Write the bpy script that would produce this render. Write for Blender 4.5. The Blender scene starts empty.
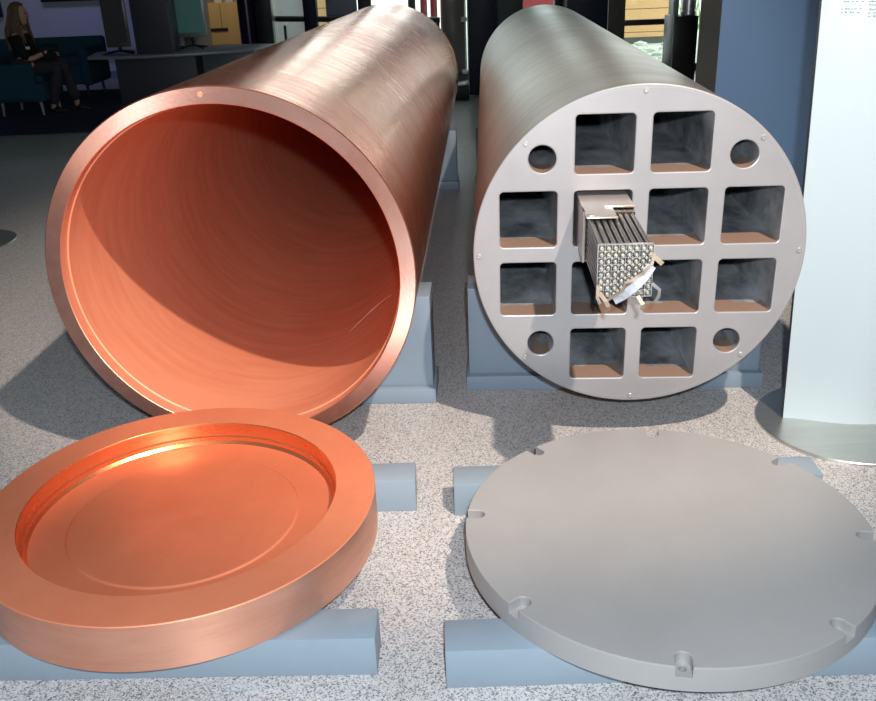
import bpy, bmesh, math, random
from math import pi, sin, cos, radians, sqrt, atan2
from mathutils import Vector, Matrix
random.seed(7)
SC = bpy.context.scene
COL = SC.collection
# ------------------------------------------------------------------ camera
F_PX, PITCH, ROLL, CAMH = 898.37, 0.408825, -0.039066, 1.407
cam_d = bpy.data.cameras.new('camera'); cam = bpy.data.objects.new('camera', cam_d); COL.objects.link(cam)
cam_d.sensor_width = 36; cam_d.lens = F_PX/876*36; cam_d.clip_start = .05; cam_d.clip_end = 200
fw = Vector((0, cos(PITCH), -sin(PITCH))); up0 = Vector((0, sin(PITCH), cos(PITCH))); rt0 = Vector((1, 0, 0))
ex = rt0*cos(ROLL)+up0*sin(ROLL); ey = up0*cos(ROLL)-rt0*sin(ROLL)
m = Matrix((ex, ey, -fw)).transposed().to_4x4(); m.translation = (0, 0, CAMH)
cam.matrix_world = m
SC.camera = cam
# ------------------------------------------------------------------ world, lights, exposure
SC.view_settings.view_transform = 'Standard'; SC.view_settings.look = 'None'
SC.view_settings.exposure = 0.0; SC.view_settings.gamma = 1.0; SC.view_settings.use_curve_mapping = False
w = bpy.data.worlds.new('world'); SC.world = w; w.use_nodes = True
w.node_tree.nodes['Background'].inputs[0].default_value = (.93, .97, 1.0, 1)
w.node_tree.nodes['Background'].inputs[1].default_value = 2.7
def lamp(name, kind, loc, power, color, **kw):
    d = bpy.data.lights.new(name, kind); d.energy = power; d.color = color
    for k, v in kw.items(): setattr(d, k, v)
    o = bpy.data.objects.new(name, d); COL.objects.link(o); o.location = loc
    return o
def aim(o, tgt):
    o.rotation_euler = (Vector(tgt)-o.location).to_track_quat('-Z', 'Y').to_euler()
lamp('camera_flash', 'POINT', (.05, -.10, 1.56), 325, (.86, .93, 1), shadow_soft_size=.025)
k = lamp('ceiling_spotlight', 'SPOT', (1.5, 0, 4.5), 1350, (1, .82, .68), shadow_soft_size=.05, spot_size=radians(42), spot_blend=.5)
aim(k, (0, 3.75, 0))
k = lamp('ceiling_fill', 'AREA', (0, 2.0, 4.8), 10, (.82, .9, 1), shape='RECTANGLE', size=4, size_y=5)  # added weak fill from above, stands for no known fitting
k = lamp('violet_wall_light', 'SPOT', (-4.6, 12.3, 3.2), 50, (.25, .16, 1), shadow_soft_size=.1, spot_size=radians(50), spot_blend=1)
aim(k, (-4.9, 13.8, .75))
k = lamp('back_wall_fill', 'SPOT', (-5.5, 11.6, 3.6), 40, (.8, .9, 1), shadow_soft_size=.2, spot_size=radians(70), spot_blend=1)  # added fill that lifts the pale back wall, no real lamp there
aim(k, (-5.2, 13.8, .8))
k = lamp('alcove_fill', 'SPOT', (-2.9, 14.0, 3.4), 110, (1, .9, .74), shadow_soft_size=.15, spot_size=radians(50), spot_blend=.6)  # added to brighten the birch cupboard, stands for no known lamp
aim(k, (-2.95, 15.6, .6))
# ------------------------------------------------------------------ helpers
def at(u, v, Y):
    a = (u-438)/F_PX; b = (v-350.5)/F_PX
    d = fw+ex*a-ey*b
    t = Y/d.y
    return Vector((d.x*t, Y, CAMH+d.z*t))
def fl(u, v, z=0):
    a = (u-438)/F_PX; b = (v-350.5)/F_PX
    d = fw+ex*a-ey*b; t = (z-CAMH)/d.z
    return Vector((d.x*t, d.y*t, z))
def lin(r, g, b):
    f = lambda c: c/255/12.92 if c/255 <= .04045 else ((c/255+.055)/1.055)**2.4
    return (f(r), f(g), f(b), 1)
def mat(name, col, rough=.5, metal=0.0, var=0.0, vscale=8, bump=0, bscale=60, stretch=None, col2=None, spec=.5, rvar=0, trans=0, alpha=1, ior=1.45):
    M = bpy.data.materials.new(name); M.use_nodes = True
    nt = M.node_tree; b = nt.nodes['Principled BSDF']
    c = col if len(col) == 4 else (*col, 1)
    b.inputs['Base Color'].default_value = c; b.inputs['Roughness'].default_value = rough
    b.inputs['Metallic'].default_value = metal; b.inputs['Specular IOR Level'].default_value = spec
    b.inputs['Transmission Weight'].default_value = trans; b.inputs['IOR'].default_value = ior
    tc = nt.nodes.new('ShaderNodeTexCoord'); mp = nt.nodes.new('ShaderNodeMapping')
    nt.links.new(tc.outputs['Object'], mp.inputs[0])
    if stretch: mp.inputs['Scale'].default_value = stretch
    if var or col2 or rvar:
        n = nt.nodes.new('ShaderNodeTexNoise'); n.inputs['Scale'].default_value = vscale; n.inputs['Detail'].default_value = 6; n.inputs['Roughness'].default_value = .65
        nt.links.new(mp.outputs[0], n.inputs['Vector'])
        r = nt.nodes.new('ShaderNodeValToRGB'); r.color_ramp.elements[0].position = .32; r.color_ramp.elements[1].position = .68
        c2 = col2 if col2 else tuple(x*(1+var) for x in c[:3])+(1,)
        r.color_ramp.elements[0].color = c if col2 else tuple(x*(1-var) for x in c[:3])+(1,)
        r.color_ramp.elements[1].color = c2
        nt.links.new(n.outputs[0], r.inputs[0]); nt.links.new(r.outputs[0], b.inputs['Base Color'])
        if rvar:
            mr = nt.nodes.new('ShaderNodeMapRange'); mr.inputs[1].default_value = .3; mr.inputs[2].default_value = .7
            mr.inputs[3].default_value = rough-rvar; mr.inputs[4].default_value = rough+rvar
            nt.links.new(n.outputs[0], mr.inputs[0]); nt.links.new(mr.outputs[0], b.inputs['Roughness'])
    if bump:
        n2 = nt.nodes.new('ShaderNodeTexNoise'); n2.inputs['Scale'].default_value = bscale; n2.inputs['Detail'].default_value = 4
        nt.links.new(mp.outputs[0], n2.inputs['Vector'])
        bp = nt.nodes.new('ShaderNodeBump'); bp.inputs['Strength'].default_value = bump; bp.inputs['Distance'].default_value = .004
        nt.links.new(n2.outputs[0], bp.inputs['Height']); nt.links.new(bp.outputs[0], b.inputs['Normal'])
    return M
def sharpen(bm, ang=25):
    a = radians(ang)
    for f in bm.faces: f.smooth = True
    for e in bm.edges:
        if len(e.link_faces) == 2 and e.calc_face_angle(0) > a: e.smooth = False
def obj(name, bm, mats, parent=None, loc=None, ang=25, smooth=True):
    bm.normal_update()
    if smooth: sharpen(bm, ang)
    me = bpy.data.meshes.new(name); bm.to_mesh(me); bm.free()
    for mm in (mats if isinstance(mats, (list, tuple)) else [mats]): me.materials.append(mm)
    o = bpy.data.objects.new(name, me); COL.objects.link(o)
    if parent: o.parent = parent
    if loc is not None: o.location = loc
    return o
def tag(o, label=None, cat=None, group=None, kind=None):
    if label: o['label'] = label
    if cat: o['category'] = cat
    if group: o['group'] = group
    if kind: o['kind'] = kind
    return o
def thing(name, label, cat, loc=(0, 0, 0), rz=0, group=None):
    o = bpy.data.objects.new(name, None); COL.objects.link(o); o.empty_display_size = .1
    o.location = loc; o.rotation_euler = (0, 0, rz)
    return tag(o, label, cat, group)
def copy_tree(o, parent=None):
    c = o.copy(); COL.objects.link(c); c.parent = parent
    for ch in list(o.children): copy_tree(ch, c)
    return c
def box(bm, c, s, bev=0, seg=2, rz=0, M=None):
    r = bmesh.ops.create_cube(bm, size=1)
    vs = r['verts']
    for v in vs: v.co = Vector((v.co.x*s[0], v.co.y*s[1], v.co.z*s[2]))
    if bev:
        es = list({e for v in vs for e in v.link_edges})
        rr = bmesh.ops.bevel(bm, geom=es, offset=bev, segments=seg, profile=.5, affect='EDGES')
        vs = list({v for f in rr['faces'] for v in f.verts} | {v for v in vs if v.is_valid})
    T = Matrix.Translation(c) @ Matrix.Rotation(rz, 4, 'Z')
    if M is not None: T = T @ M
    bmesh.ops.transform(bm, matrix=T, verts=vs)
    return vs
def boxo(name, lo, hi, mt, parent=None, bev=0, seg=2):
    bm = bmesh.new(); lo = Vector(lo); hi = Vector(hi); c = (lo+hi)/2
    box(bm, (0, 0, 0), hi-lo, bev, seg)
    return obj(name, bm, mt, parent, c)
def cyl(bm, p0, p1, r0, r1=None, seg=16, cap=True):
    p0 = Vector(p0); p1 = Vector(p1); r1 = r0 if r1 is None else r1
    q = (p1-p0).to_track_quat('Z', 'Y')
    A = [bm.verts.new(p0+q @ Vector((r0*cos(2*pi*i/seg), r0*sin(2*pi*i/seg), 0))) for i in range(seg)]
    B = [bm.verts.new(p1+q @ Vector((r1*cos(2*pi*i/seg), r1*sin(2*pi*i/seg), 0))) for i in range(seg)]
    fs = []
    for i in range(seg): fs.append(bm.faces.new((A[i], A[(i+1) % seg], B[(i+1) % seg], B[i])))
    if cap: fs += [bm.faces.new(A[::-1]), bm.faces.new(B)]
    return fs
def tube(bm, pts, r, seg=8):
    for a, b in zip(pts[:-1], pts[1:]): cyl(bm, a, b, r, seg=seg)
def lathe(prof, seg=160, axis='Z', closed=False):
    """prof: list of (radius, height[, matindex])"""
    bm = bmesh.new(); rings = []
    for p in prof:
        r, h = p[0], p[1]
        if r < 1e-6: rings.append([bm.verts.new((0, 0, h))])
        else: rings.append([bm.verts.new((r*cos(2*pi*i/seg), r*sin(2*pi*i/seg), h)) for i in range(seg)])
    n = len(rings); rng = range(n if closed else n-1)
    for k in rng:
        A, B = rings[k], rings[(k+1) % n]; mi = prof[k][2] if len(prof[k]) > 2 else 0
        for i in range(seg):
            j = (i+1) % seg
            if len(A) == 1 and len(B) == 1: continue
            if len(A) == 1: f = bm.faces.new((A[0], B[j], B[i]))
            elif len(B) == 1: f = bm.faces.new((A[i], A[j], B[0]))
            else: f = bm.faces.new((A[i], A[j], B[j], B[i]))
            f.material_index = mi
    bmesh.ops.recalc_face_normals(bm, faces=bm.faces)
    if axis == 'Y':
        for v in bm.verts: v.co = Vector((v.co.x, v.co.z, -v.co.y))
    return bm
def plate(contours, depth, bev):
    """flat plate with holes from closed contours (first is the outline); thickness along +Z from 0; edges rounded by bev"""
    cu = bpy.data.curves.new('tmp', 'CURVE'); cu.dimensions = '2D'; cu.fill_mode = 'BOTH'
    for c in contours:
        s = cu.splines.new('POLY'); s.points.add(len(c)-1); s.use_cyclic_u = True
        for p, q in zip(s.points, c): p.co = (q[0], q[1], 0, 1)
    cu.extrude = depth/2-bev; cu.bevel_depth = bev; cu.bevel_resolution = 1; cu.offset = -bev
    o = bpy.data.objects.new('tmp', cu); COL.objects.link(o)
    dg = bpy.context.evaluated_depsgraph_get(); dg.update()
    me = bpy.data.meshes.new_from_object(o.evaluated_get(dg))
    bm = bmesh.new(); bm.from_mesh(me)
    bpy.data.objects.remove(o); bpy.data.curves.remove(cu); bpy.data.meshes.remove(me)
    bmesh.ops.remove_doubles(bm, verts=bm.verts, dist=1e-5)
    bmesh.ops.recalc_face_normals(bm, faces=bm.faces)
    for v in bm.verts: v.co.z += depth/2
    return bm
def circ(cx, cy, r, n=48):
    return [(cx+r*cos(2*pi*i/n), cy+r*sin(2*pi*i/n)) for i in range(n)]
def rsq(cx, cy, h, r, n=7):
    out = []
    for k, (sx, sy) in enumerate(((1, 1), (-1, 1), (-1, -1), (1, -1))):
        for i in range(n+1):
            a = pi/2*k+pi/2*i/n
            out.append((cx+sx*(h-r)+r*cos(a), cy+sy*(h-r)+r*sin(a)))
    return out
# ------------------------------------------------------------------ materials
def copper_mat(name, base, dark, rough, metal, aniso=.6, axis='Y', tax=None):
    """copper with turning marks running around the axis"""
    M = bpy.data.materials.new(name); M.use_nodes = True; nt = M.node_tree; b = nt.nodes['Principled BSDF']
    N = nt.nodes.new; L = nt.links.new
    tc = N('ShaderNodeTexCoord'); mp = N('ShaderNodeMapping'); L(tc.outputs['Object'], mp.inputs[0])
    mp.inputs['Scale'].default_value = (1, 7, 1) if axis == 'Y' else ((1, 1, 7) if axis == 'Z' else (1, 1, 1))
    n1 = N('ShaderNodeTexNoise'); n1.inputs['Scale'].default_value = 3.2; n1.inputs['Detail'].default_value = 8; n1.inputs['Roughness'].default_value = .7
    L(mp.outputs[0], n1.inputs['Vector'])
    n2 = N('ShaderNodeTexNoise'); n2.inputs['Scale'].default_value = 1.3; n2.inputs['Detail'].default_value = 5; L(tc.outputs['Object'], n2.inputs['Vector'])
    mx = N('ShaderNodeMix'); mx.data_type = 'FLOAT'; mx.inputs[0].default_value = .45
    L(n1.outputs[0], mx.inputs[2]); L(n2.outputs[0], mx.inputs[3])
    r = N('ShaderNodeValToRGB'); r.color_ramp.elements[0].position = .36; r.color_ramp.elements[1].position = .6
    r.color_ramp.elements[0].color = dark; r.color_ramp.elements[1].color = base
    L(mx.outputs[0], r.inputs[0]); L(r.outputs[0], b.inputs['Base Color'])
    mr = N('ShaderNodeMapRange'); mr.inputs[1].default_value = .35; mr.inputs[2].default_value = .65; mr.inputs[3].default_value = rough+.08; mr.inputs[4].default_value = rough-.06
    L(mx.outputs[0], mr.inputs[0]); L(mr.outputs[0], b.inputs['Roughness'])
    b.inputs['Metallic'].default_value = metal
    tg = N('ShaderNodeTangent'); tg.direction_type = 'RADIAL'; tg.axis = tax or ('Y' if axis == 'Y' else 'Z')
    b.inputs['Anisotropic'].default_value = aniso; L(tg.outputs[0], b.inputs['Tangent'])
    mp2 = N('ShaderNodeMapping'); mp2.inputs['Scale'].default_value = (2, 90, 2) if axis == 'Y' else ((2, 2, 90) if axis == 'Z' else (25, 25, 25))
    L(tc.outputs['Object'], mp2.inputs[0])
    n3 = N('ShaderNodeTexNoise'); n3.inputs['Scale'].default_value = 4; n3.inputs['Detail'].default_value = 3; L(mp2.outputs[0], n3.inputs['Vector'])
    bp = N('ShaderNodeBump'); bp.inputs['Strength'].default_value = .12; bp.inputs['Distance'].default_value = .002
    L(n3.outputs[0], bp.inputs['Height']); L(bp.outputs[0], b.inputs['Normal'])
    return M
M_cu_out = copper_mat('copper_polished', (.93, .42, .26, 1), (.70, .19, .09, 1), .22, .92, .5)
M_cu_rim = copper_mat('copper_rim', (.90, .52, .42, 1), (.62, .27, .19, 1), .38, .92, .85, axis='0', tax='Y')
M_cu_in = copper_mat('copper_oxidised', (.84, .34, .20, 1), (.70, .24, .13, 1), .5, .3)
M_cu_lid = copper_mat('copper_lid_satin', (.74, .25, .13, 1), (.62, .19, .095, 1), .46, .3, .3, axis='0')
M_cu_pol = copper_mat('copper_turned_bright', (.92, .36, .17, 1), (.84, .26, .10, 1), .24, .88, axis='Z')
M_cu_side = copper_mat('copper_side_turned', (.86, .44, .31, 1), (.72, .30, .19, 1), .33, .85, axis='Z')
M_fe_face = mat('iron_face', (.35, .34, .345), .40, .3, var=.05, vscale=3, rvar=.05)
M_fe_out = copper_mat('iron_turned', (.42, .345, .29, 1), (.30, .25, .215, 1), .38, .75)
M_fe_lid = mat('iron_lid', (.345, .34, .335), .46, .25, var=.04, vscale=5, rvar=.06)
M_ch = mat('channel_dark_steel', lin(92, 97, 102), .4, .2, col2=lin(196, 200, 204), vscale=7, bump=.5, bscale=50, stretch=(1, .6, 1))
M_ch_fl = mat('channel_floor_steel', lin(80, 85, 90), .4, .2, col2=lin(176, 180, 184), vscale=8, bump=.4, bscale=60, stretch=(1, .6, 1))
def rust_front(M):
    nt = M.node_tree; N = nt.nodes.new; L = nt.links.new; b = nt.nodes['Principled BSDF']; src = b.inputs['Base Color'].links[0].from_socket
    tc = N('ShaderNodeTexCoord'); s_ = N('ShaderNodeSeparateXYZ'); L(tc.outputs['Object'], s_.inputs[0])
    n = N('ShaderNodeTexNoise'); n.inputs['Scale'].default_value = 14; L(tc.outputs['Object'], n.inputs['Vector'])
    a = N('ShaderNodeMath'); a.operation = 'MULTIPLY_ADD'; L(n.outputs[0], a.inputs[0]); a.inputs[1].default_value = .12; L(s_.outputs[1], a.inputs[2])
    m_ = N('ShaderNodeMapRange'); m_.inputs[1].default_value = .145; m_.inputs[2].default_value = .165; m_.inputs[3].default_value = 1; m_.inputs[4].default_value = 0; L(a.outputs[0], m_.inputs[0])
    mx = N('ShaderNodeMix'); mx.data_type = 'RGBA'; L(m_.outputs[0], mx.inputs[0]); L(src, mx.inputs[6]); mx.inputs[7].default_value = lin(148, 124, 110); L(mx.outputs[2], b.inputs['Base Color'])
rust_front(M_ch_fl)
M_paint = mat('blue_grey_paint', lin(132, 147, 158), .32, 0, var=.04, vscale=4, bump=.06, bscale=120)
M_paint_dk = mat('blue_grey_paint_cradle', lin(122, 138, 152), .38, 0, var=.04, vscale=3)
M_steel = mat('brushed_steel', (.55, .56, .53), .3, .9, var=.08, vscale=2, stretch=(1, 12, 1))
M_bright = mat('bright_steel', (.78, .77, .74), .28, .8)
M_torn = mat('torn_zirconium', (.36, .37, .40), .4, .5, var=.3, vscale=60)
M_tab = mat('dull_tab', (.15, .14, .13), .45, .6)
M_rod = mat('rod_cladding', (.30, .29, .28), .3, .8)
M_plug = mat('rod_end_plug', (.52, .50, .45), .35, .6)
M_rust = mat('tarnished_strip', (.26, .20, .15), .45, .6, var=.2, vscale=40)
M_box = mat('channel_sheath', (.52, .48, .46), .35, .6, var=.05, vscale=20)
M_black = mat('black_rubber', (.012, .012, .014), .5)
M_shadowgap = mat('hole_shade_dark', (.03, .03, .03), .6)  # shade down the lid's bolt holes, put in as colour
def floor_mat():
    M = bpy.data.materials.new('speckled_terrazzo'); M.use_nodes = True; nt = M.node_tree; b = nt.nodes['Principled BSDF']; N = nt.nodes.new; L = nt.links.new
    tc = N('ShaderNodeTexCoord')
    v = N('ShaderNodeTexVoronoi'); v.inputs['Scale'].default_value = 330; L(tc.outputs['Object'], v.inputs['Vector'])
    sp = N('ShaderNodeSeparateColor'); L(v.outputs['Color'], sp.inputs[0])
    r = N('ShaderNodeValToRGB'); r.color_ramp.interpolation = 'CONSTANT'
    els = [(0, lin(104, 106, 112)), (.10, lin(146, 147, 150)), (.30, lin(198, 197, 196)), (.72, lin(210, 209, 208)), (.9, lin(184, 176, 168))]
    while len(r.color_ramp.elements) < len(els): r.color_ramp.elements.new(.5)
    for e, (p, c) in zip(r.color_ramp.elements, els): e.position = p; e.color = c
    L(sp.outputs[0], r.inputs[0])
    n = N('ShaderNodeTexNoise'); n.inputs['Scale'].default_value = 1.2; n.inputs['Detail'].default_value = 3; L(tc.outputs['Object'], n.inputs['Vector'])
    mr = N('ShaderNodeMapRange'); mr.inputs[1].default_value = .3; mr.inputs[2].default_value = .7; mr.inputs[3].default_value = .8; mr.inputs[4].default_value = .9
    L(n.outputs[0], mr.inputs[0])
    mm = N('ShaderNodeMix'); mm.data_type = 'RGBA'; mm.blend_type = 'MULTIPLY'; mm.inputs[0].default_value = 1
    L(r.outputs[0], mm.inputs[6]); L(mr.outputs[0], mm.inputs[7]); L(mm.outputs[2], b.inputs['Base Color'])
    b.inputs['Roughness'].default_value = .42
    return M
M_floor = floor_mat()
M_floor2 = mat('hall_floor_smooth', lin(150, 155, 150), .3, 0, var=.05, vscale=3)
M_white = mat('white_wall', lin(176, 182, 190), .7)
M_ceil = mat('ceiling_grey', lin(110, 110, 110), .8)
M_dark = mat('charcoal_laminate', lin(52, 54, 62), .5)
M_darker = mat('near_black_panel', lin(26, 26, 32), .4)
M_navy = mat('navy_painted_wall', lin(70, 97, 128), .6, 0, var=.02, vscale=3)
M_navy_dk = mat('dark_navy_cladding', lin(22, 27, 46), .45)
M_sidepl = mat('grey_panel_cladding', lin(62, 62, 60), .45)
M_brown = mat('dark_brown_laminate', lin(38, 26, 22), .35, var=.15, vscale=6, stretch=(8, 8, .5))
M_desk = mat('desk_top_grey', lin(120, 122, 135), .3)
M_rug = mat('blue_carpet', lin(30, 42, 74), .95, bump=.5, bscale=200)
M_teal = mat('teal_upholstery', lin(20, 68, 84), .85, var=.06, vscale=30)
M_screen = mat('teal_screen_glass', lin(70, 106, 102), .25)
M_screen.node_tree.nodes['Principled BSDF'].inputs['Emission Color'].default_value = lin(66, 104, 100); M_screen.node_tree.nodes['Principled BSDF'].inputs['Emission Strength'].default_value = .22
M_frame = mat('monitor_frame', lin(72, 66, 62), .35)
M_silver = mat('silver_bezel', lin(150, 158, 156), .35, .5)
M_tv = mat('tv_panel_navy', lin(16, 20, 66), .3)
M_wood = mat('pale_birch_cupboard', lin(214, 176, 112), .5, var=.05, vscale=3)
def siding(name, c1, c2, period=.19):
    M = mat(name, c1, .7, var=.04, vscale=3); nt = M.node_tree; b = nt.nodes['Principled BSDF']; N = nt.nodes.new; L = nt.links.new
    tc = N('ShaderNodeTexCoord'); s = N('ShaderNodeSeparateXYZ'); L(tc.outputs['Object'], s.inputs[0])
    m1 = N('ShaderNodeMath'); m1.operation = 'DIVIDE'; L(s.outputs[2], m1.inputs[0]); m1.inputs[1].default_value = period
    m2 = N('ShaderNodeMath'); m2.operation = 'FRACT'; L(m1.outputs[0], m2.inputs[0])
    m3 = N('ShaderNodeMath'); m3.operation = 'LESS_THAN'; L(m2.outputs[0], m3.inputs[0]); m3.inputs[1].default_value = .07
    mx = N('ShaderNodeMix'); mx.data_type = 'RGBA'; L(m3.outputs[0], mx.inputs[0]); mx.inputs[6].default_value = c1; mx.inputs[7].default_value = c2
    L(mx.outputs[2], b.inputs['Base Color']); return M
M_side_or = siding('orange_wood_siding', lin(255, 204, 146), lin(150, 105, 66))
M_side_br = siding('brown_wood_siding', lin(128, 104, 74), lin(70, 54, 38))
M_gravel = mat('pale_gravel', lin(238, 240, 230), .9, col2=lin(190, 196, 182), vscale=14)
M_pink = mat('faded_red_paint', lin(150, 60, 70), .6)
M_green = mat('grass_green', lin(120, 160, 70), .9, var=.3, vscale=5)
M_panel = mat('pale_blue_print', (.42, .505, .54, 1), .35, spec=.5)
M_edge = mat('pale_green_acrylic_edge', lin(214, 226, 190), .3)
M_ink = mat('grey_print_ink', (.17, .21, .23, 1), .6)
def glass_mat():
    M = bpy.data.materials.new('window_glass'); M.use_nodes = True; nt = M.node_tree
    for n in list(nt.nodes):
        if n.type == 'BSDF_PRINCIPLED': nt.nodes.remove(n)
    g = nt.nodes.new('ShaderNodeBsdfGlossy'); g.inputs['Roughness'].default_value = .02
    t = nt.nodes.new('ShaderNodeBsdfTransparent'); t.inputs[0].default_value = (.86, .92, .9, 1)
    mx = nt.nodes.new('ShaderNodeMixShader'); mx.inputs[0].default_value = .06
    nt.links.new(t.outputs[0], mx.inputs[1]); nt.links.new(g.outputs[0], mx.inputs[2])
    nt.links.new(mx.outputs[0], nt.nodes['Material Output'].inputs[0]); return M
M_glass = glass_mat()
# ------------------------------------------------------------------ structure
def struct(o): o['kind'] = 'structure'; return o
GY = 12.0            # glazing line
struct(boxo('floor', (-8, -4, -.1), (6, 7.65, 0), M_floor))
struct(boxo('floor_hall', (-8, 7.65, -.1), (6, GY+.05, 0), M_floor2))
struct(boxo('floor_alcove', (-8, GY+.05, -.1), (-2.05, 16.6, 0), M_floor2))
struct(boxo('ceiling', (-8, -4, 5), (6, GY+.1, 5.15), M_ceil))
struct(boxo('ceiling_alcove', (-8, GY+.1, 5), (-2.05, 16.6, 5.15), M_ceil))
struct(boxo('wall_left', (-8.15, -4, 0), (-8, 16.6, 5), M_white))
struct(boxo('wall_right', (6, -4, 0), (6.15, GY, 5), M_dark))
struct(boxo('wall_rear', (-8, -4.15, 0), (6, -4, 5), M_white))
xa = at(118, 60, 13.8).x
struct(boxo('wall_back', (-8, 13.8, 0), (-3.5, 13.95, 5), M_white))
struct(boxo('wall_alcove', (-3.5, 16.45, 0), (-2.2, 16.6, 5), M_white))
struct(boxo('wall_alcove_left', (-3.65, 13.95, 0), (-3.5, 16.6, 5), M_white))  # side wall put in to stop sky light leaking past the alcove
struct(boxo('wall_alcove_right', (-2.2, 12.0, 0), (-2.05, 16.6, 5), M_dark))  # put in to close the gap where sky light reached the tubes
struct(boxo('wall_column_side', (-2.05, 11.97, 0), (-1.93, 12.1, 5), M_darker))
struct(boxo('baseboard_back', (-8, 13.77, 0), (-3.5, 13.8, .1), mat('grey_skirting', lin(110, 120, 135), .5)))
# outdoors
struct(boxo('ground_outside', (-2.04, GY+.06, -.3), (40, 90, -.05), M_gravel))
# big navy partition on the right: broad blue face, panelled grey end
bm = bmesh.new(); box(bm, (0, 0, 0), (3.2, .31, 3.4))
for f in bm.faces:
    if f.normal.x < -.5: f.material_index = 1
pw = obj('wall_partition', bm, [M_navy, M_sidepl], None, (1.243+1.6, 4.155, 1.7)); struct(pw)
for i, z in enumerate((.46, .72, 1.22)):
    struct(boxo('trim_%d' % (i+1), (1.2405, 4.0, z), (1.243, 4.31, z+.012), mat('seam_light', lin(170, 170, 165), .5)))
# ------------------------------------------------------------------ glazing
def window_bay(n, x0, x1):
    w_ = bpy.data.objects.new('window_%d' % n, None); COL.objects.link(w_); w_.location = ((x0+x1)/2, GY, 0); w_['kind'] = 'structure'
    hw = (x1-x0)/2
    bm = bmesh.new(); box(bm, (0, 0, 2.5), (hw*2, .012, 4.9)); obj('window_pane', bm, M_glass, w_)
    bm = bmesh.new()
    for s in (-1, 1): box(bm, (s*(hw-.02), 0, 2.5), (.05, .1, 5))
    for z in (.045, 4.9): box(bm, (0, 0, z), (2*hw, .1, .09))
    box(bm, (0, 0, 2.35), (2*hw, .08, .07))
    obj('window_frame', bm, M_darker, w_)
    return w_
xs = [at(272, 10, GY).x, at(309, 10, GY).x, at(365, 10, GY).x, at(412, 10, GY).x, at(452, 10, GY).x, 1.9, at(616, 10, GY).x, at(673, 10, GY).x, 4.9, 6.0]
for i in range(len(xs)-1): window_bay(i+1, xs[i], xs[i+1])
# handrail along the glazing
zr = .80
rail = thing('handrail', 'dark horizontal handrail running along the window wall at the back', 'rail', (xs[0], GY-.12, 0))
bm = bmesh.new(); tube(bm, [(0, 0, at(290, 18, GY-.12).z), (at(440, 20, GY-.12).x-xs[0], 0, at(440, 20, GY-.12).z)], .035, 12); obj('rail_bar', bm, M_darker, rail)
for u in (284, 340, 400, 438):
    x = at(u, 18, GY-.12).x-xs[0]; bm = bmesh.new(); cyl(bm, (x, 0, 0), (x, 0, .74), .018, seg=10); obj('rail_post', bm, M_darker, rail)
rail2 = thing('handrail', 'dark red-brown horizontal bar across the window before the orange siding', 'rail', (at(626, 22, GY-.12).x, GY-.12, 0))
bm = bmesh.new(); L2 = at(674, 22, GY-.12).x-at(612, 22, GY-.12).x; box(bm, (L2/2-.15, 0, at(650, 22, GY-.12).z), (L2, .05, .07), .01); obj('rail_bar', bm, mat('dark_red_brown', lin(40, 12, 12), .4), rail2)
for x in (-.12, L2-.2):
    bm = bmesh.new(); cyl(bm, (x, 0, 0), (x, 0, .57), .02, seg=10); obj('rail_post', bm, M_darker, rail2)
# wide dark posts on the glazing line
def pillar(name, label, u0, u1, Y, mt, dep=.3, h=5, v=10, round_=False, cat='pillar'):
    x0 = at(u0, v, Y).x; x1 = at(u1, v, Y).x
    if round_:
        bm = lathe([(0, 0), ((x1-x0)/2, 0), ((x1-x0)/2, h), (0, h)], 32); o = obj(name, bm, mt, None, ((x0+x1)/2, Y+(x1-x0)/2, 0))
    else:
        bm = bmesh.new(); box(bm, (0, 0, h/2), (x1-x0, dep, h), .006); o = obj(name, bm, mt, None, ((x0+x1)/2, Y+dep/2, 0))
    return tag(o, label, cat)
M_purp = mat('dark_purple_black', lin(34, 26, 50), .25, .3)
pillar('round_column', 'round dark purple-black column left of the brown siding window', 236, 254, 11.45, M_purp, round_=True, cat='column')
pillar('dark_pillar', 'black square pillar touching the right side of the round purple column', 254.5, 271, 11.5, M_darker)
pillar('dark_pillar', 'narrow dark pillar between brown siding and orange strip', 303, 316, 11.4, M_purp, .2)
pillar('dark_pillar', 'dark pillar behind the top middle of the copper tube', 358, 371, 11.5, M_darker, .2)
pillar('pale_curtain', 'grey violet curtain panel behind the copper tube top', 326, 357, 12.3, mat('grey_violet_cloth', lin(82, 78, 96), .8), .06, 1.7, cat='curtain')
pillar('dark_pillar', 'dark navy pillar standing left of the grey iron cylinder', 468, 496, 10.5, M_navy_dk, .3)
pillar('grey_screen_panel', 'dark grey green panel right beside the navy pillar, behind the iron cylinder', 496.5, 523, 10.6, mat('grey_green_panel', lin(58, 66, 68), .5), .2, cat='panel')
pillar('dark_pillar', 'black narrow post behind the far end of the iron cylinder', 555, 563, 10.6, M_darker, .15)
pillar('dark_pillar', 'wide dark navy pillar right of the far end of the iron cylinder', 567, 608, 10.2, M_navy_dk, .35)
pillar('glazed_panel', 'brown grey panel beside the orange siding window', 608.5, 625.5, 10.9, mat('brown_grey_panel', lin(84, 78, 68), .35), .12, cat='panel')
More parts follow.
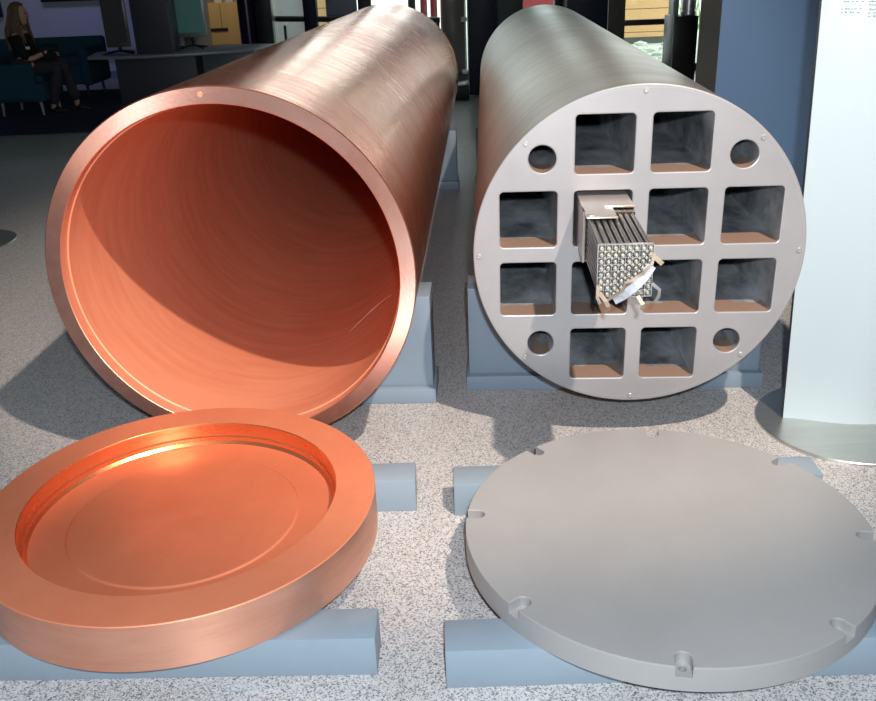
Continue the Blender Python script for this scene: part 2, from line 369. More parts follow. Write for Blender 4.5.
# brushed door leaf edge between tubes
dr = thing('glass_door', 'glass door leaf with bright steel edge strip between the two cylinders', 'door', (at(453, 10, 11.9).x, 11.9, 0))
hw = (at(464, 10, 11.9).x-at(442, 10, 11.9).x)/2
zb = at(464, 77, 11.9).z; bm = bmesh.new(); box(bm, (0, 0, zb/2+1.05), (2*hw, .03, 1.95), .003); obj('door_leaf', bm, mat('smoked_glass', lin(112, 104, 98), .2), dr)
bm = bmesh.new(); box(bm, (hw+.01, -.02, 1.35), (.022, .03, 2.5), .003); obj('edge_strip', bm, M_bright, dr)
for z in (.11, at(464, 19, 11.9).z):
    bm = bmesh.new(); cyl(bm, (hw-.04, -.05, z), (hw+.03, -.05, z), .03, seg=12); obj('hinge_fitting', bm, M_bright, dr)
bm = bmesh.new(); box(bm, (0, 0, .05), (2*hw, .05, .1)); obj('kick_plate', bm, M_darker, dr)
o = boxo('low_plinth', (-.3, 10.1, 0), (.45, 10.45, .16), M_darker, None, .01); tag(o, 'low black plinth on the floor between the far ends of the cylinders', 'plinth')
# brown cabinet with steel cylinder on it
x0 = at(673.5, 20, 10.4).x; x1 = at(698.5, 20, 10.4).x; zt = at(686, 16, 10.4).z
cb = thing('brown_cabinet', 'tall dark brown cabinet behind the iron cylinder, beside the blue partition', 'cabinet', ((x0+x1)/2, 10.6, 0))
bm = bmesh.new(); box(bm, (0, 0, zt/2), (x1-x0, .4, zt), .004); obj('body', bm, M_brown, cb)
bm = bmesh.new(); box(bm, (-(x1-x0)/2+.006, -.204, zt/2), (.014, .008, zt)); obj('edge_trim', bm, M_silver, cb)
xc0 = at(685.5, 8, 10.4).x; xc1 = at(700, 8, 10.4).x
bm = lathe([(0, 0), (.08, 0), (.085, .01), (.085, .045), (.08, .05), (.08, .6), (0, .6)], 32); o = obj('steel_canister', bm, M_bright, None, ((xc0+xc1)/2-.01, 10.52, zt)); tag(o, 'round brushed steel canister standing on the dark brown cabinet', 'canister')
o = boxo('steel_box', (at(675, 8, 10.4).x, 10.45, zt), (at(682, 8, 10.4).x-.02, 10.6, zt+.6), M_silver, None, .006); tag(o, 'flat steel box on the brown cabinet left of the round canister', 'box')
# outdoor buildings
def house(name, label, u0, u1, v, vb, Y, mt, h=1.7):
    x0 = at(u0, v, Y).x; x1 = at(u1, v, Y).x; zb_ = -.05
    t = thing(name, label, 'building', ((x0+x1)/2, Y, zb_))
    zz = at((u0+u1)/2, vb, Y).z+.05
    bm = bmesh.new(); box(bm, (0, 1, (h+zz)/2), (x1-x0, 2, h-zz)); obj('wall', bm, mt, t)
    bm = bmesh.new(); box(bm, (0, 1.03, zz/2), (x1-x0-.05, 1.98, zz)); obj('plinth', bm, mat('grey_plinth', lin(120, 126, 122), .8), t)
    return t
house('wooden_building', 'orange wood sided building outside, seen right of the iron cylinder', 610, 668, 20, 37, 16.5, M_side_or)
house('wooden_building', 'brown wood sided building outside behind the left windows', 262, 312, 20, 36, 17.2, M_side_br)
house('wooden_building', 'orange sided building strip outside behind the narrow dark pillar', 314, 330, 20, 36, 17.0, M_side_or)
o = boxo('low_wall', (at(505, 3, 20).x, 20, -.05), (at(560, 3, 20).x, 20.3, at(540, 1, 20).z+.25), M_pink); 
o.location.z += 0
tag(o, 'low faded red wall outside behind the far end of the iron cylinder', 'wall')
bm = bmesh.new()
for i in range(60):
    p = Vector((at(660, 30, 19).x+random.uniform(-.1, 1.5), 19+random.uniform(0, 1), -.05)); h = random.uniform(.3, .8)
    d = Vector((random.uniform(-.15, .15), random.uniform(-.15, .15), h)); s = Vector((.03, 0, 0))
    a = bm.verts.new(p-s); b_ = bm.verts.new(p+s); c = bm.verts.new(p+d); bm.faces.new((a, b_, c))
tag(obj('grass_patch', bm, M_green), 'green grass outside beside the orange building corner', 'grass', kind='stuff')
bm = bmesh.new()
for i in range(70):
    u = random.uniform(624, 676); v = random.uniform(38, 64); p = fl(u, v, -.05)
    if p.y < 13 or p.y > 16.2: continue
    bmesh.ops.create_icosphere(bm, subdivisions=1, radius=random.uniform(.05, .13), matrix=Matrix.Translation(p+Vector((0, 0, .02))) @ Matrix.Diagonal((1.2, 1, .6, 1)))
tag(obj('stones', bm, mat('pale_stone', lin(225, 228, 215), .8, var=.2, vscale=3)), 'scatter of pale stones on the gravel outside the window', 'stones', kind='stuff')
for i, u in enumerate((424, 434, 444)):
    p = at(u, 14, 14.5); bm = lathe([(0, -.05), (.05, -.05), (.055, .3), (.05, p.z+.35), (.03, p.z+.4), (0, p.z+.4)], 16)
    tag(obj('red_bollard', bm, M_pink, None, (p.x, 14.5, 0)), ('left', 'middle', 'right')[i]+'most of the three dull red posts outside the glass behind the copper cylinder end' if i != 1 else 'middle one of the three dull red posts outside behind the copper cylinder end', 'bollard', 'red posts outside')
# ------------------------------------------------------------------ hall furniture, left background
struct(boxo('floor_carpet', (-7.9, 8.9, 0), (-2.9, 12.35, .008), M_rug))
# reception counter
CY = 9.75
xl = at(118, 80, CY).x; xr = at(197, 70, CY).x; zt = at(150, 54, CY).z
ct = thing('reception_counter', 'charcoal reception counter with curved grey top, behind the copper cylinder rim', 'counter', ((xl+xr)/2, CY, 0))
hw = (xr-xl)/2
bm = bmesh.new(); box(bm, (0, .3, (zt-.03)/2), (2*hw, .6, zt-.03), .005); obj('front_body', bm, M_dark, ct)
outl = []
for i in range(21):
    x = -hw-.25+(2*hw+.27)*i/20; outl.append((x, -.07-.08*sin(pi*i/20)))
outl += [(hw+.6, .1), (hw+.75, .75), (hw+.2, .9), (-hw-.1, .75), (-hw-.35, .5)]
bm = plate([outl], .03, .004); obj('counter_top', bm, M_desk, ct, (0, 0, zt-.03))
bm = bmesh.new(); box(bm, (hw+.28, .5, (zt-.03)/2), (.54, .5, zt-.03), .005); obj('side_body', bm, mat('grey_green_laminate', lin(86, 98, 98), .4), ct)
bm = bmesh.new(); cyl(bm, (-hw+.03, -.03, 0), (-hw+.03, -.03, .12), .012, seg=10); obj('leg', bm, M_silver, ct)
# pillar on counter
x0 = at(131, 20, CY).x; x1 = at(168, 20, CY).x
o = boxo('counter_tower', (x0, CY+.02, zt), (x1, CY+.35, zt+1.6), M_dark, None, .005); tag(o, 'broad charcoal tower block standing on the counter between two monitors', 'tower')
def monitor(label, uL, uR, vb, Y, rz, scr, fr):
    c = at((uL+uR)/2, vb, Y); w_ = (at(uR, vb, Y).x-at(uL, vb, Y).x)/max(.3, cos(rz))
    t = thing('monitor', label, 'monitor', (c.x, c.y, zt), rz)
    zb0 = max(.05, c.z-zt)
    bm = bmesh.new(); box(bm, (0, 0, zb0+.32), (w_, .035, .64), .004); obj('frame', bm, fr, t)
    bm = bmesh.new(); box(bm, (0, -.0195, zb0+.335), (w_-.05, .004, .58)); obj('screen', bm, scr, t)
    bm = bmesh.new(); cyl(bm, (0, .02, .02), (0, .02, zb0+.05), .018, seg=10)
    for s in (-1, 1): tube(bm, [(0, 0, .035), (s*.08, -.07, .02), (s*.15, -.11, .01)], .010, 8); tube(bm, [(0, 0, .035), (s*.13, .08, .01)], .010, 8)
    obj('stand', bm, M_black, t); return t
monitor('dark monitor turned sideways on the left end of the counter', 108, 131, 47, CY+.15, radians(8), M_black, M_frame)
monitor('monitor with a pale teal screen on the right end of the counter', 176, 208, 37, CY+.5, radians(-4), M_screen, M_silver)
monitor('narrow dark monitor wedged right behind the charcoal tower', 160, 181, 47, CY+.55, radians(3), M_black, M_frame)
# wooden cupboard
cp = at(220, 10, 15.6); x0 = at(196, 10, 15.6).x; x1 = at(238, 10, 15.6).x; ztp = at(215, 3, 15.6).z
cu_ = thing('birch_cupboard', 'pale birch cupboard far back between the teal monitor and dark column', 'cupboard', ((x0+x1)/2, 15.6, 0))
bm = bmesh.new(); box(bm, (0, .25, ztp/2), (x1-x0, .5, ztp), .006); obj('body', bm, M_wood, cu_)
z1 = at(215, 30, 15.6).z; bm = bmesh.new(); box(bm, (0, -.004, z1), (.28, .012, .05)); obj('vent_slot', bm, M_black, cu_)
bm = bmesh.new(); box(bm, (.05, -.006, ztp*.75), (.006, .006, ztp*.45)); obj('door_gap', bm, M_brown, cu_)
for i, (dx, lab) in enumerate(((-.22, 'small white box on the left of the birch cupboard'), (.02, 'small white box in the middle of the birch cupboard top'), (.2, 'small white box on the right of the birch cupboard'))):
    tag(boxo('white_box', (cu_.location.x+dx-.06, 15.65, ztp), (cu_.location.x+dx+.06, 15.8, ztp+.09), mat('white_card', lin(225, 225, 215), .6), None, .004), lab, 'box', 'white boxes on the cupboard')
# folding stand
p = fl(232, 46)
st = thing('folding_stand', 'thin black folding stand beside the dark round column', 'stand', (p.x, p.y, 0))
zA = at(232, 3, p.y).z
bm = bmesh.new(); tube(bm, [(0, 0, 0), (.02, 0, zA+.2)], .014, 8); obj('upright', bm, M_black, st)
bm = bmesh.new(); tube(bm, [(.08, 0, zA+.1), (-.12, 0, zA-.12), (.1, 0, zA-.3)], .016, 8); obj('folding_arm', bm, M_black, st)
bm = bmesh.new()
for a in range(3): tube(bm, [(0, 0, .2), (.16*cos(a*2.1), .16*sin(a*2.1), .008)], .009, 6)
obj('tripod_feet', bm, M_black, st)
bm = bmesh.new(); cyl(bm, (.09, 0, .12), (.1, 0, zA-.1), .016, seg=10); obj('chrome_tube', bm, M_bright, st)
# white warning wedge
p = fl(246, 52); bm = bmesh.new()
vs = [bm.verts.new(q) for q in ((-.05, 0, 0), (.05, 0, 0), (.03, 0, .12), (-.05, .06, 0), (.05, .06, 0), (.03, .04, .12))]
for f in ((0, 1, 2), (5, 4, 3), (0, 3, 4, 1), (1, 4, 5, 2), (2, 5, 3, 0)): bm.faces.new([vs[i] for i in f])
tag(obj('white_wedge', bm, mat('white_plastic', lin(235, 235, 240), .4), None, (p.x, p.y-.02, 0)), 'small white wedge on the floor at the foot of the round column', 'wedge')
# wall screens
a = at(42, 3, 13.77); b_ = at(106, 0, 13.77)
tv = thing('wall_screen', 'dark blue flat screen mounted on the pale wall above the sofa', 'screen', ((a.x+b_.x)/2, 13.8, a.z))
bm = bmesh.new(); box(bm, (0, -.04, .32), (b_.x-a.x, .06, .62), .005); obj('bezel', bm, M_darker, tv)
bm = bmesh.new(); box(bm, (0, -.0725, .32), (b_.x-a.x-.03, .004, .58)); obj('screen_glass', bm, M_tv, tv)
a = at(3, 17, 13.77); o = boxo('wall_frame', (a.x-.8, 13.74, a.z), (a.x, 13.8, a.z+.6), M_darker, None, .005); tag(o, 'dark framed panel on the pale wall at the far left edge', 'frame')
# teal sofa behind
SY = 11.75
sx1 = at(97, 60, SY).x; sx0 = sx1-1.5
so = thing('teal_sofa', 'dark teal sofa against the wall behind the seated person', 'sofa', ((sx0+sx1)/2, SY, 0)); hw = .75
ztop = at(80, 45, SY).z
bm = bmesh.new(); box(bm, (0, .1, .29), (1.5, .7, .24), .03, 3); obj('base', bm, M_teal, so)
bm = bmesh.new(); box(bm, (0, .38, .28+(ztop-.2)/2), (1.5, .16, ztop-.2), .04, 3); obj('backrest', bm, M_teal, so)
for s in (-1, 1):
    bm = bmesh.new(); box(bm, (s*.69, .05, .38), (.13, .72, .44), .04, 3); obj('armrest', bm, M_teal, so)
for s in (-1, 1):
    bm = bmesh.new(); box(bm, (s*.31, .02, .45), (.6, .5, .1), .035, 3); obj('seat_cushion', bm, M_teal, so)
for sx in (-1, 1):
    for yy in (-.2, .36): bm = bmesh.new(); cyl(bm, (sx*.66, yy, .008), (sx*.64, yy, .19), .014, .02, seg=10); obj('leg', bm, M_black, so)
# armchair with person
ch = thing('teal_armchair', 'dark teal armchair with the long haired person sitting in it', 'armchair', (-4.45, 10.42, 0))
bm = bmesh.new(); box(bm, (0, 0, .25), (.56, .6, .2), .03, 3); obj('base', bm, M_teal, ch)
bm = bmesh.new(); box(bm, (.03, 0, .385), (.46, .40, .09), .035, 3); obj('seat_cushion', bm, M_teal, ch)
bm = bmesh.new(); box(bm, (-.30, 0, .38), (.14, .64, .46), .045, 3); obj('backrest', bm, M_teal, ch)
for s in (-1, 1):
    bm = bmesh.new(); box(bm, (-.05, s*.265, .36), (.5, .11, .38), .04, 3); obj('armrest', bm, M_teal, ch)
for sx in (-.22, .22):
    for sy in (-.24, .24): bm = bmesh.new(); cyl(bm, (sx, sy, .008), (sx*.95, sy, .16), .014, .02, seg=10); obj('leg', bm, M_silver, ch)
# ---- person
def skinned(name, verts, edges, mt, parent=None, lvl=2, root=0):
    me = bpy.data.meshes.new(name); me.from_pydata([v[0] for v in verts], edges, []); me.update()
    o = bpy.data.objects.new('tmp_'+name, me); COL.objects.link(o)
    mo = o.modifiers.new('s', 'SKIN'); mo.use_smooth_shade = True
    sv = me.skin_vertices[0].data
    for i, v in enumerate(verts):
        r = v[1]; sv[i].radius = (r, r) if not isinstance(r, tuple) else r; sv[i].use_root = (i == root)
    ss = o.modifiers.new('u', 'SUBSURF'); ss.levels = lvl; ss.render_levels = lvl
    dg = bpy.context.evaluated_depsgraph_get(); dg.update()
    m2 = bpy.data.meshes.new_from_object(o.evaluated_get(dg)); m2.name = name
    bpy.data.objects.remove(o); m2.materials.clear(); m2.materials.append(mt)
    for p_ in m2.polygons: p_.use_smooth = True
    o = bpy.data.objects.new(name, m2); COL.objects.link(o)
    if parent: o.parent = parent
    return o
M_skin = mat('skin', lin(196, 150, 128), .5); M_hair = mat('long_blond_hair', lin(108, 88, 62), .6, var=.3, vscale=20, stretch=(6, 6, 1))
M_top = mat('black_knit', lin(16, 15, 18), .85); M_trous = mat('charcoal_trousers', lin(52, 50, 58), .8)
PO = Vector((-4.42, 10.42, 0))
pr = thing('person', 'person with long blond hair in black top and grey trousers seated in a teal armchair', 'person', PO)
S = .86
def V(x, y, z): return Vector((x*S, y*S, z))
# body: pelvis, spine, head, arms, legs (facing +x, crossed forearms on lap)
bv = [(V(0, 0, .50), .105), (V(0, 0, .62), .095), (V(.0, 0, .74), .105), (V(-.01, 0, .83), .09), (V(0, 0, .895), .042), (V(.015, 0, .94), .045),
      (V(-.01, -.155, .81), .05), (V(.06, -.20, .66), .038), (V(.15, -.18, .585), .034), (V(.27, -.10, .63), .026), (V(.34, -.06, .655), .022),
      (V(-.01, .155, .81), .05), (V(.05, .20, .66), .038), (V(.14, .17, .59), .034), (V(.27, .07, .62), .026), (V(.33, .04, .635), .022),
      (V(.05, -.09, .485), .08), (V(.25, -.10, .485), .068), (V(.44, -.10, .49), .055), (V(.36, -.11, .28), .046), (V(.30, -.11, .085), .033), (V(.28, -.11, .045), .030), (V(.42, -.11, .026), .024),
      (V(.05, .09, .485), .08), (V(.26, .07, .50), .068), (V(.46, .04, .53), .055), (V(.50, .05, .30), .046), (V(.54, .07, .10), .033), (V(.53, .07, .05), .030), (V(.66, .07, .026), .024)]
be = [(0, 1), (1, 2), (2, 3), (3, 4), (4, 5), (3, 6), (6, 7), (7, 8), (8, 9), (9, 10), (3, 11), (11, 12), (12, 13), (13, 14), (14, 15), (0, 16), (16, 17), (17, 18), (18, 19), (19, 20), (20, 21), (21, 22), (0, 23), (23, 24), (24, 25), (25, 26), (26, 27), (27, 28), (28, 29)]
body = skinned('body', bv, be, M_skin, pr)
# join head shape and fingers into the body mesh
bm = bmesh.new(); bm.from_mesh(body.data)
hc = Vector((.035, 0, 1.035))
r = bmesh.ops.create_uvsphere(bm, u_segments=24, v_segments=18, radius=1)
for v in r['verts']:
    x, y, z = v.co
    zz = z*.115; xx = x*.092; yy = y*(.072-.012*max(0, -z))
    if x > 0:
        if z < -.1: xx *= 1-.12*(-z)
        if abs(y) < .25: xx += .016*math.exp(-((z+.12)/.14)**2)*(1-abs(y)/.25)      # nose
        if abs(y) < .5 and z > .02: xx -= .006*math.exp(-((z-.1)/.1)**2)*(1 if abs(y) > .18 else 0)   # eye sockets
        if abs(y) < .4: xx += .004*math.exp(-((z+.42)/.07)**2)     # lips
        if abs(y) < .35: xx += .008*math.exp(-((z+.8)/.15)**2)     # chin
    v.co = hc+Vector((xx, yy, zz))
for s in (-1, 1):
    bmesh.ops.create_uvsphere(bm, u_segments=10, v_segments=8, radius=.02, matrix=Matrix.Translation(hc+Vector((-.005, s*.07, -.01))) @ Matrix.Diagonal((.8, .35, 1.3, 1)))
bm.to_mesh(body.data); bm.free()
for p_ in body.data.polygons: p_.use_smooth = True
def hand(base, dirv, side):
    up_ = Vector((0, 0, 1)); dv = Vector(dirv).normalized(); sd = dv.cross(up_).normalized()
    vs = [(base, .016), (base+dv*.035, .02)]; es = [(0, 1)]
    for k, (off, ln) in enumerate(((-.024, .052), (-.008, .06), (.008, .056), (.024, .044))):
        i = len(vs); a0 = base+dv*.055+sd*off
        vs += [(a0, .0075), (a0+dv*ln*.5-up_*.006, .0068), (a0+dv*ln*.85-up_*.022, .0058)]
        es += [(1, i), (i, i+1), (i+1, i+2)]
    i = len(vs); t0 = base+dv*.018+sd*(.022*side)+up_*.004
    vs += [(t0, .0085), (t0+dv*.024+sd*.014*side, .0075), (t0+dv*.046+sd*.012*side-up_*.008, .006)]; es += [(0, i), (i, i+1), (i+1, i+2)]
    return skinned('hand', vs, es, M_skin, pr, 1)
hand(V(.34, -.06, .655), (.8, .5, -.1), -1); hand(V(.33, .04, .635), (.8, -.4, -.1), 1)
for s in (-1, 1):
    bm = bmesh.new(); bmesh.ops.create_uvsphere(bm, u_segments=10, v_segments=8, radius=.009, matrix=Matrix.Translation(hc+Vector((.078, s*.028, .012))))
    obj('eye', bm, mat('eye_dark', (.02, .015, .01), .2), pr)
bm = bmesh.new(); bmesh.ops.create_uvsphere(bm, u_segments=12, v_segments=8, radius=1, matrix=Matrix.Translation(hc+Vector((.083, 0, -.05))) @ Matrix.Diagonal((.008, .022, .008, 1)))
obj('lips', bm, mat('lips', lin(150, 80, 78), .5), pr)
# clothing slightly larger than the body
tv_ = [(bv[i][0], bv[i][1]+.022) for i in (0, 1, 2, 3, 6, 7, 8, 11, 12, 13)]
skinned('black_top', tv_, [(0, 1), (1, 2), (2, 3), (3, 4), (4, 5), (5, 6), (3, 7), (7, 8), (8, 9)], M_top, pr)
tr_ = [(bv[i][0], bv[i][1]+(.014 if i not in (20, 27) else .022)) for i in (0, 16, 17, 18, 19, 20, 23, 24, 25, 26, 27)]
skinned('trousers', tr_, [(0, 1), (1, 2), (2, 3), (3, 4), (4, 5), (0, 6), (6, 7), (7, 8), (8, 9), (9, 10)], M_trous, pr)
for i in (21, 28):
    a0 = bv[i][0]; b0 = bv[i+1][0]
    skinned('shoe', [(a0+Vector((-.02, 0, -.006)), .036), ((a0+b0)/2, .036), (b0, .03), (b0+Vector((.05, 0, -.002)), .022)], [(0, 1), (1, 2), (2, 3)], M_black, pr, 2)
# hair: cap plus long falling strands
bm = bmesh.new()
r = bmesh.ops.create_uvsphere(bm, u_segments=28, v_segments=20, radius=1)
for v in r['verts']:
    x, y, z = v.co
    if x > .35 and z < .62: x = .35+(x-.35)*.2
    v.co = hc+Vector((x*.106-.012, y*.089, z*.125+.012))
for k in range(70):
    a_ = random.uniform(.35*pi, 1.65*pi); 
    p0 = hc+Vector((.085*cos(a_)-.015, .083*sin(a_), random.uniform(-.03, .08)))
    end = Vector((p0.x-.015+random.uniform(-.03, .02)+(.05 if abs(a_-pi) > 1.0 else -.045), p0.y*1.35+random.uniform(-.015, .015), random.uniform(.66, .76)))
    mid = (p0+end)/2+Vector((-.012+random.uniform(-.01, .01), p0.y*.15, .02))
    cyl(bm, p0, mid, .013, .013, seg=6); cyl(bm, mid, end, .013, .004, seg=6)
obj('hair', bm, M_hair, pr, ang=60)
bm = bmesh.new(); box(bm, (V(.115, -.12, .70)), (.045, .008, .03), .001, rz=radians(40)); obj('name_badge', bm, mat('badge_white', lin(215, 220, 225), .5), pr)
bm = bmesh.new(); cyl(bm, V(.275, -.098, .632), V(.30, -.085, .64), .031, seg=14); obj('wristband', bm, M_black, pr)
bm = bmesh.new(); box(bm, (0, 0, 0), (.2, .16, .10), .035, 3)
o = obj('handbag', bm, mat('black_leather', (.012, .011, .012), .9), None, PO+Vector((.27, .0, .62)));
bm = bmesh.new(); tube(bm, [(.1, 0, .06), (.12, 0, .09), (0, 0, .11), (-.12, 0, .09), (-.1, 0, .06)], .008, 8); obj('strap', bm, M_black, o)
tag(o, 'black bag lying in the lap of the seated person', 'bag')
# ------------------------------------------------------------------ information panels
def info_panel(loc, label, cat_disc, full=True):
    d = lathe([(0, 0), (.2765, 0), (.2765, .008), (.2745, .010), (0, .010)], 128)
    t = thing('information_panel', label, 'display panel', loc)
    obj('base_disc', d, M_steel, t)
    return t
ip = info_panel((1.30, 2.5355, 0), 'pale blue information panel on a round steel base, right of the iron cylinder', '')
pts = [(1.108, 2.565), (1.147, 2.556), (1.187, 2.543), (1.24, 2.522), (1.30, 2.505), (1.36, 2.500), (1.42, 2.506), (1.48, 2.52)]
def sheet(off, z0, z1, th, dx=0, fac=None):
    bm = bmesh.new(); lean = -.0339
    n = len(pts); P2 = []
    for i, p_ in enumerate(pts):
        a_ = Vector(pts[max(0, i-1)]); c = Vector(pts[min(n-1, i+1)]); d = (c-a_).normalized(); nn = Vector((-d.y, d.x))
        q = Vector(p_)+nn*off; P2.append((q+nn*th, q))
    V_ = []
    for z in (z0, z1):
        V_.append([[bm.verts.new((q.x-1.30+dx+lean*z, q.y-2.5355, z)) for q in pr_] for pr_ in P2])
    for i in range(n-1):
        A, B = V_[0][i], V_[0][i+1]; C, D = V_[1][i], V_[1][i+1]
        bm.faces.new((A[1], B[1], D[1], C[1])); bm.faces.new((B[0], A[0], C[0], D[0]))
        bm.faces.new((A[0], B[0], B[1], A[1])); bm.faces.new((C[1], D[1], D[0], C[0]))
    for i, fl_ in ((0, 0), (n-1, 1)):
        A = V_[0][i]; C = V_[1][i]; f = bm.faces.new((A[1], C[1], C[0], A[0]))
        if fac: f.material_index = 1
    bmesh.ops.recalc_face_normals(bm, faces=bm.faces); return bm
obj('printed_sheet', sheet(.0, .0102, 2.0, .006, fac=True), [M_panel, M_edge], ip, ang=60)
obj('backing_sheet', sheet(.0065, .0102, 2.0, .008, dx=-.004), M_darker, ip, ang=60)
def strokes(rows):
    bm = bmesh.new()
    for (x0, x1, z, h) in rows:
        x = x0
        while x < x1:
            ww = random.uniform(.003, .008)
            # follow the sheet
            for i in range(len(pts)-1):
                lx = x+.0339*z
                if pts[i][0] <= lx <= pts[i+1][0]:
                    tt = (lx-pts[i][0])/(pts[i+1][0]-pts[i][0]); y = pts[i][1]*(1-tt)+pts[i+1][1]*tt
                    rz = atan2(pts[i+1][1]-pts[i][1], pts[i+1][0]-pts[i][0])
                    hh = h*random.choice((.6, .6, 1)); box(bm, (x+ww/2-1.30, y-.0012-2.5355, z+hh/2), (ww, .001, hh), rz=rz)
                    break
            x += ww+random.choice((.0015, .0015, .0015, .006))
    return bm
def px_row(u0, v, u1, h):
    a_ = at(u0, v, 2.53); b0 = at(u1, v, 2.515); return (a_.x, b0.x, a_.z, h)
obj('printed_text', strokes([px_row(847, 2.5, 866, .004), px_row(845, 10, 864, .004), px_row(844.5, 13.5, 865, .004), px_row(869, 2, 880, .004), px_row(869, 5.5, 880, .004), px_row(869, 10, 880, .004), px_row(868, 13.5, 880, .004), px_row(868, 17, 880, .004)]), M_ink, ip)
# left disc base, mostly out of frame
c_ = fl(-12, 243)
lb = thing('information_panel', 'round steel base of a panel cut off at the left edge of the photo', 'display panel', (c_.x-.13, c_.y, 0))
obj('base_disc', lathe([(0, 0), (.2765, 0), (.2765, .008), (.2745, .010), (0, .010)], 96), M_steel, lb)
bm = bmesh.new(); box(bm, (-.16, 0, 1.0), (.012, .34, 1.98), .002); obj('printed_sheet', bm, M_panel, lb)
# ------------------------------------------------------------------ copper canister tube
YC = -.0614
cu = thing('copper_canister', 'large open copper canister tube lying on its side, hollow end to the viewer', 'canister', (-.5766, 2.4085, 0), YC)
R, Ri, L = .525, .4785, 4.69
prof = [(0, L), (R-.01, L), (R, L-.01), (R, .004), (R-.003, .001)]
a_ = [(p[0], p[1], 0) for p in prof]
a_[-1] = (R-.003, .0, 1)
a_ += [(Ri+.002, 0, 1), (Ri, .002, 2), (Ri, .042, 2), (Ri-.0035, .045, 2), (Ri-.004, 2.2, 2), (Ri-.004, L-.42, 2), (Ri-.03, L-.40, 2), (Ri-.03, L-.10, 2), (Ri-.08, L-.06, 2), (0, L-.06, 2)]
bm = lathe(a_, 192, 'Y')
body = obj('tube_body', bm, [M_cu_out, M_cu_rim, M_cu_in], cu, (0, 0, .6088))
# lifting dimple on the rim and scratches inside
bm = lathe([(0, -.0008), (.0065, -.0008), (.0075, 0), (0, 0)], 20, 'Y'); 
obj('rim_plug', bm, M_cu_in, cu, (-.015, -.0002, .6088+.503))
def scratch(pts_, r_=.0008):
    bm = bmesh.new(); tube(bm, pts_, r_, 5); return bm
sp = []
for i in range(9):
    a0 = radians(-62+i*3.2); d = .62+.09*sin(i/8*pi); sp.append(((Ri-.0045)*cos(a0), d, (Ri-.0045)*sin(a0)))
obj('scratch', scratch(sp), mat('fresh_scratch', (.95, .66, .5), .4, .6), cu, (0, 0, .6088))
# ------------------------------------------------------------------ iron insert
YI = -.0632
ir = thing('iron_insert', 'grey cast iron insert cylinder with square channels in its round face', 'insert', (.5872, 2.4835, 0), YI)
RI, LI, ZI = .4745, 4.55, .6126
cells = [(-.105, .315), (.105, .315)] + [(x, z) for z in (.105, -.105) for x in (-.315, -.105, .105, .315)] + [(-.105, -.315), (.105, -.315)]
cont = [circ(0, 0, RI, 192)]+[rsq(x, z, .0815, .012) for x, z in cells]+[circ(sx*.277, sz*.278, .0385, 40) for sx in (-1, 1) for sz in (-1, 1)]
bm = plate(cont, LI-.06, .0035)
for v in bm.verts: v.co = Vector((v.co.x, v.co.z, v.co.y))
bmesh.ops.recalc_face_normals(bm, faces=bm.faces)
for f in bm.faces:
    c = f.calc_center_median(); n = f.normal; rr = sqrt(c.x**2+c.z**2)
    if abs(n.y) > .5 or c.y < .0036: f.material_index = 0
    elif rr > RI-.003: f.material_index = 1
    else: f.material_index = 3 if (n.z > .7) else 2
obj('insert_body', bm, [M_fe_face, M_fe_out, M_ch, M_ch_fl], ir, (0, 0, ZI), ang=18)
bm = lathe([(0, 0), (RI-.004, 0), (RI, .004), (RI, .056), (RI-.004, .06), (0, .06)], 160, 'Y'); obj('bottom_plate', bm, M_fe_out, ir, (0, LI-.06, ZI))
for k in range(8):
    a0 = pi/4*k; x, z = .457*cos(a0), .457*sin(a0)
    bm = lathe([(0, -.001), (.0028, -.001), (.003, -.0035), (.0062, -.0035), (.0072, -.0025), (.0072, .002), (0, .002)], 20, 'Y')
    obj('screw', bm, [M_box], ir, (x, 0, ZI+z))
# rough seat lines on the face edge
bm = lathe([(RI-.012, -.0006), (RI-.009, -.0006), (RI-.009, .0004), (RI-.012, .0004)], 160, 'Y', closed=True); obj('edge_groove', bm, M_fe_lid, ir, (0, 0, ZI))
# ------------------------------------------------------------------ fuel assembly
fa = thing('fuel_assembly', 'square bundle of metal fuel rods sticking out of a channel in the iron insert', 'fuel assembly', (.5872, 2.4835, 0), YI)
fx, fz = -.105, ZI+.100
hs = .070
def ring_box(bm, x0, x1, z0, z1, y0, y1, t):
    box(bm, ((x0+x1)/2, (y0+y1)/2, z1-t/2), (x1-x0, y1-y0, t)); box(bm, ((x0+x1)/2, (y0+y1)/2, z0+t/2), (x1-x0, y1-y0, t))
    box(bm, (x0+t/2, (y0+y1)/2, (z0+z1)/2), (t, y1-y0, z1-z0-2*t)); box(bm, (x1-t/2, (y0+y1)/2, (z0+z1)/2), (t, y1-y0, z1-z0-2*t))
fa_l = Vector((fx, 0, fz))
bm = bmesh.new(); ring_box(bm, -hs, hs, -hs, hs, -.12, 1.2, .0025)
box(bm, (-.03, -.175, hs-.00125), (.08, .11, .0025)); box(bm, (-hs+.00125, -.145, 0), (.0025, .05, 2*hs))
obj('channel_box', bm, M_box, fa, fa_l)
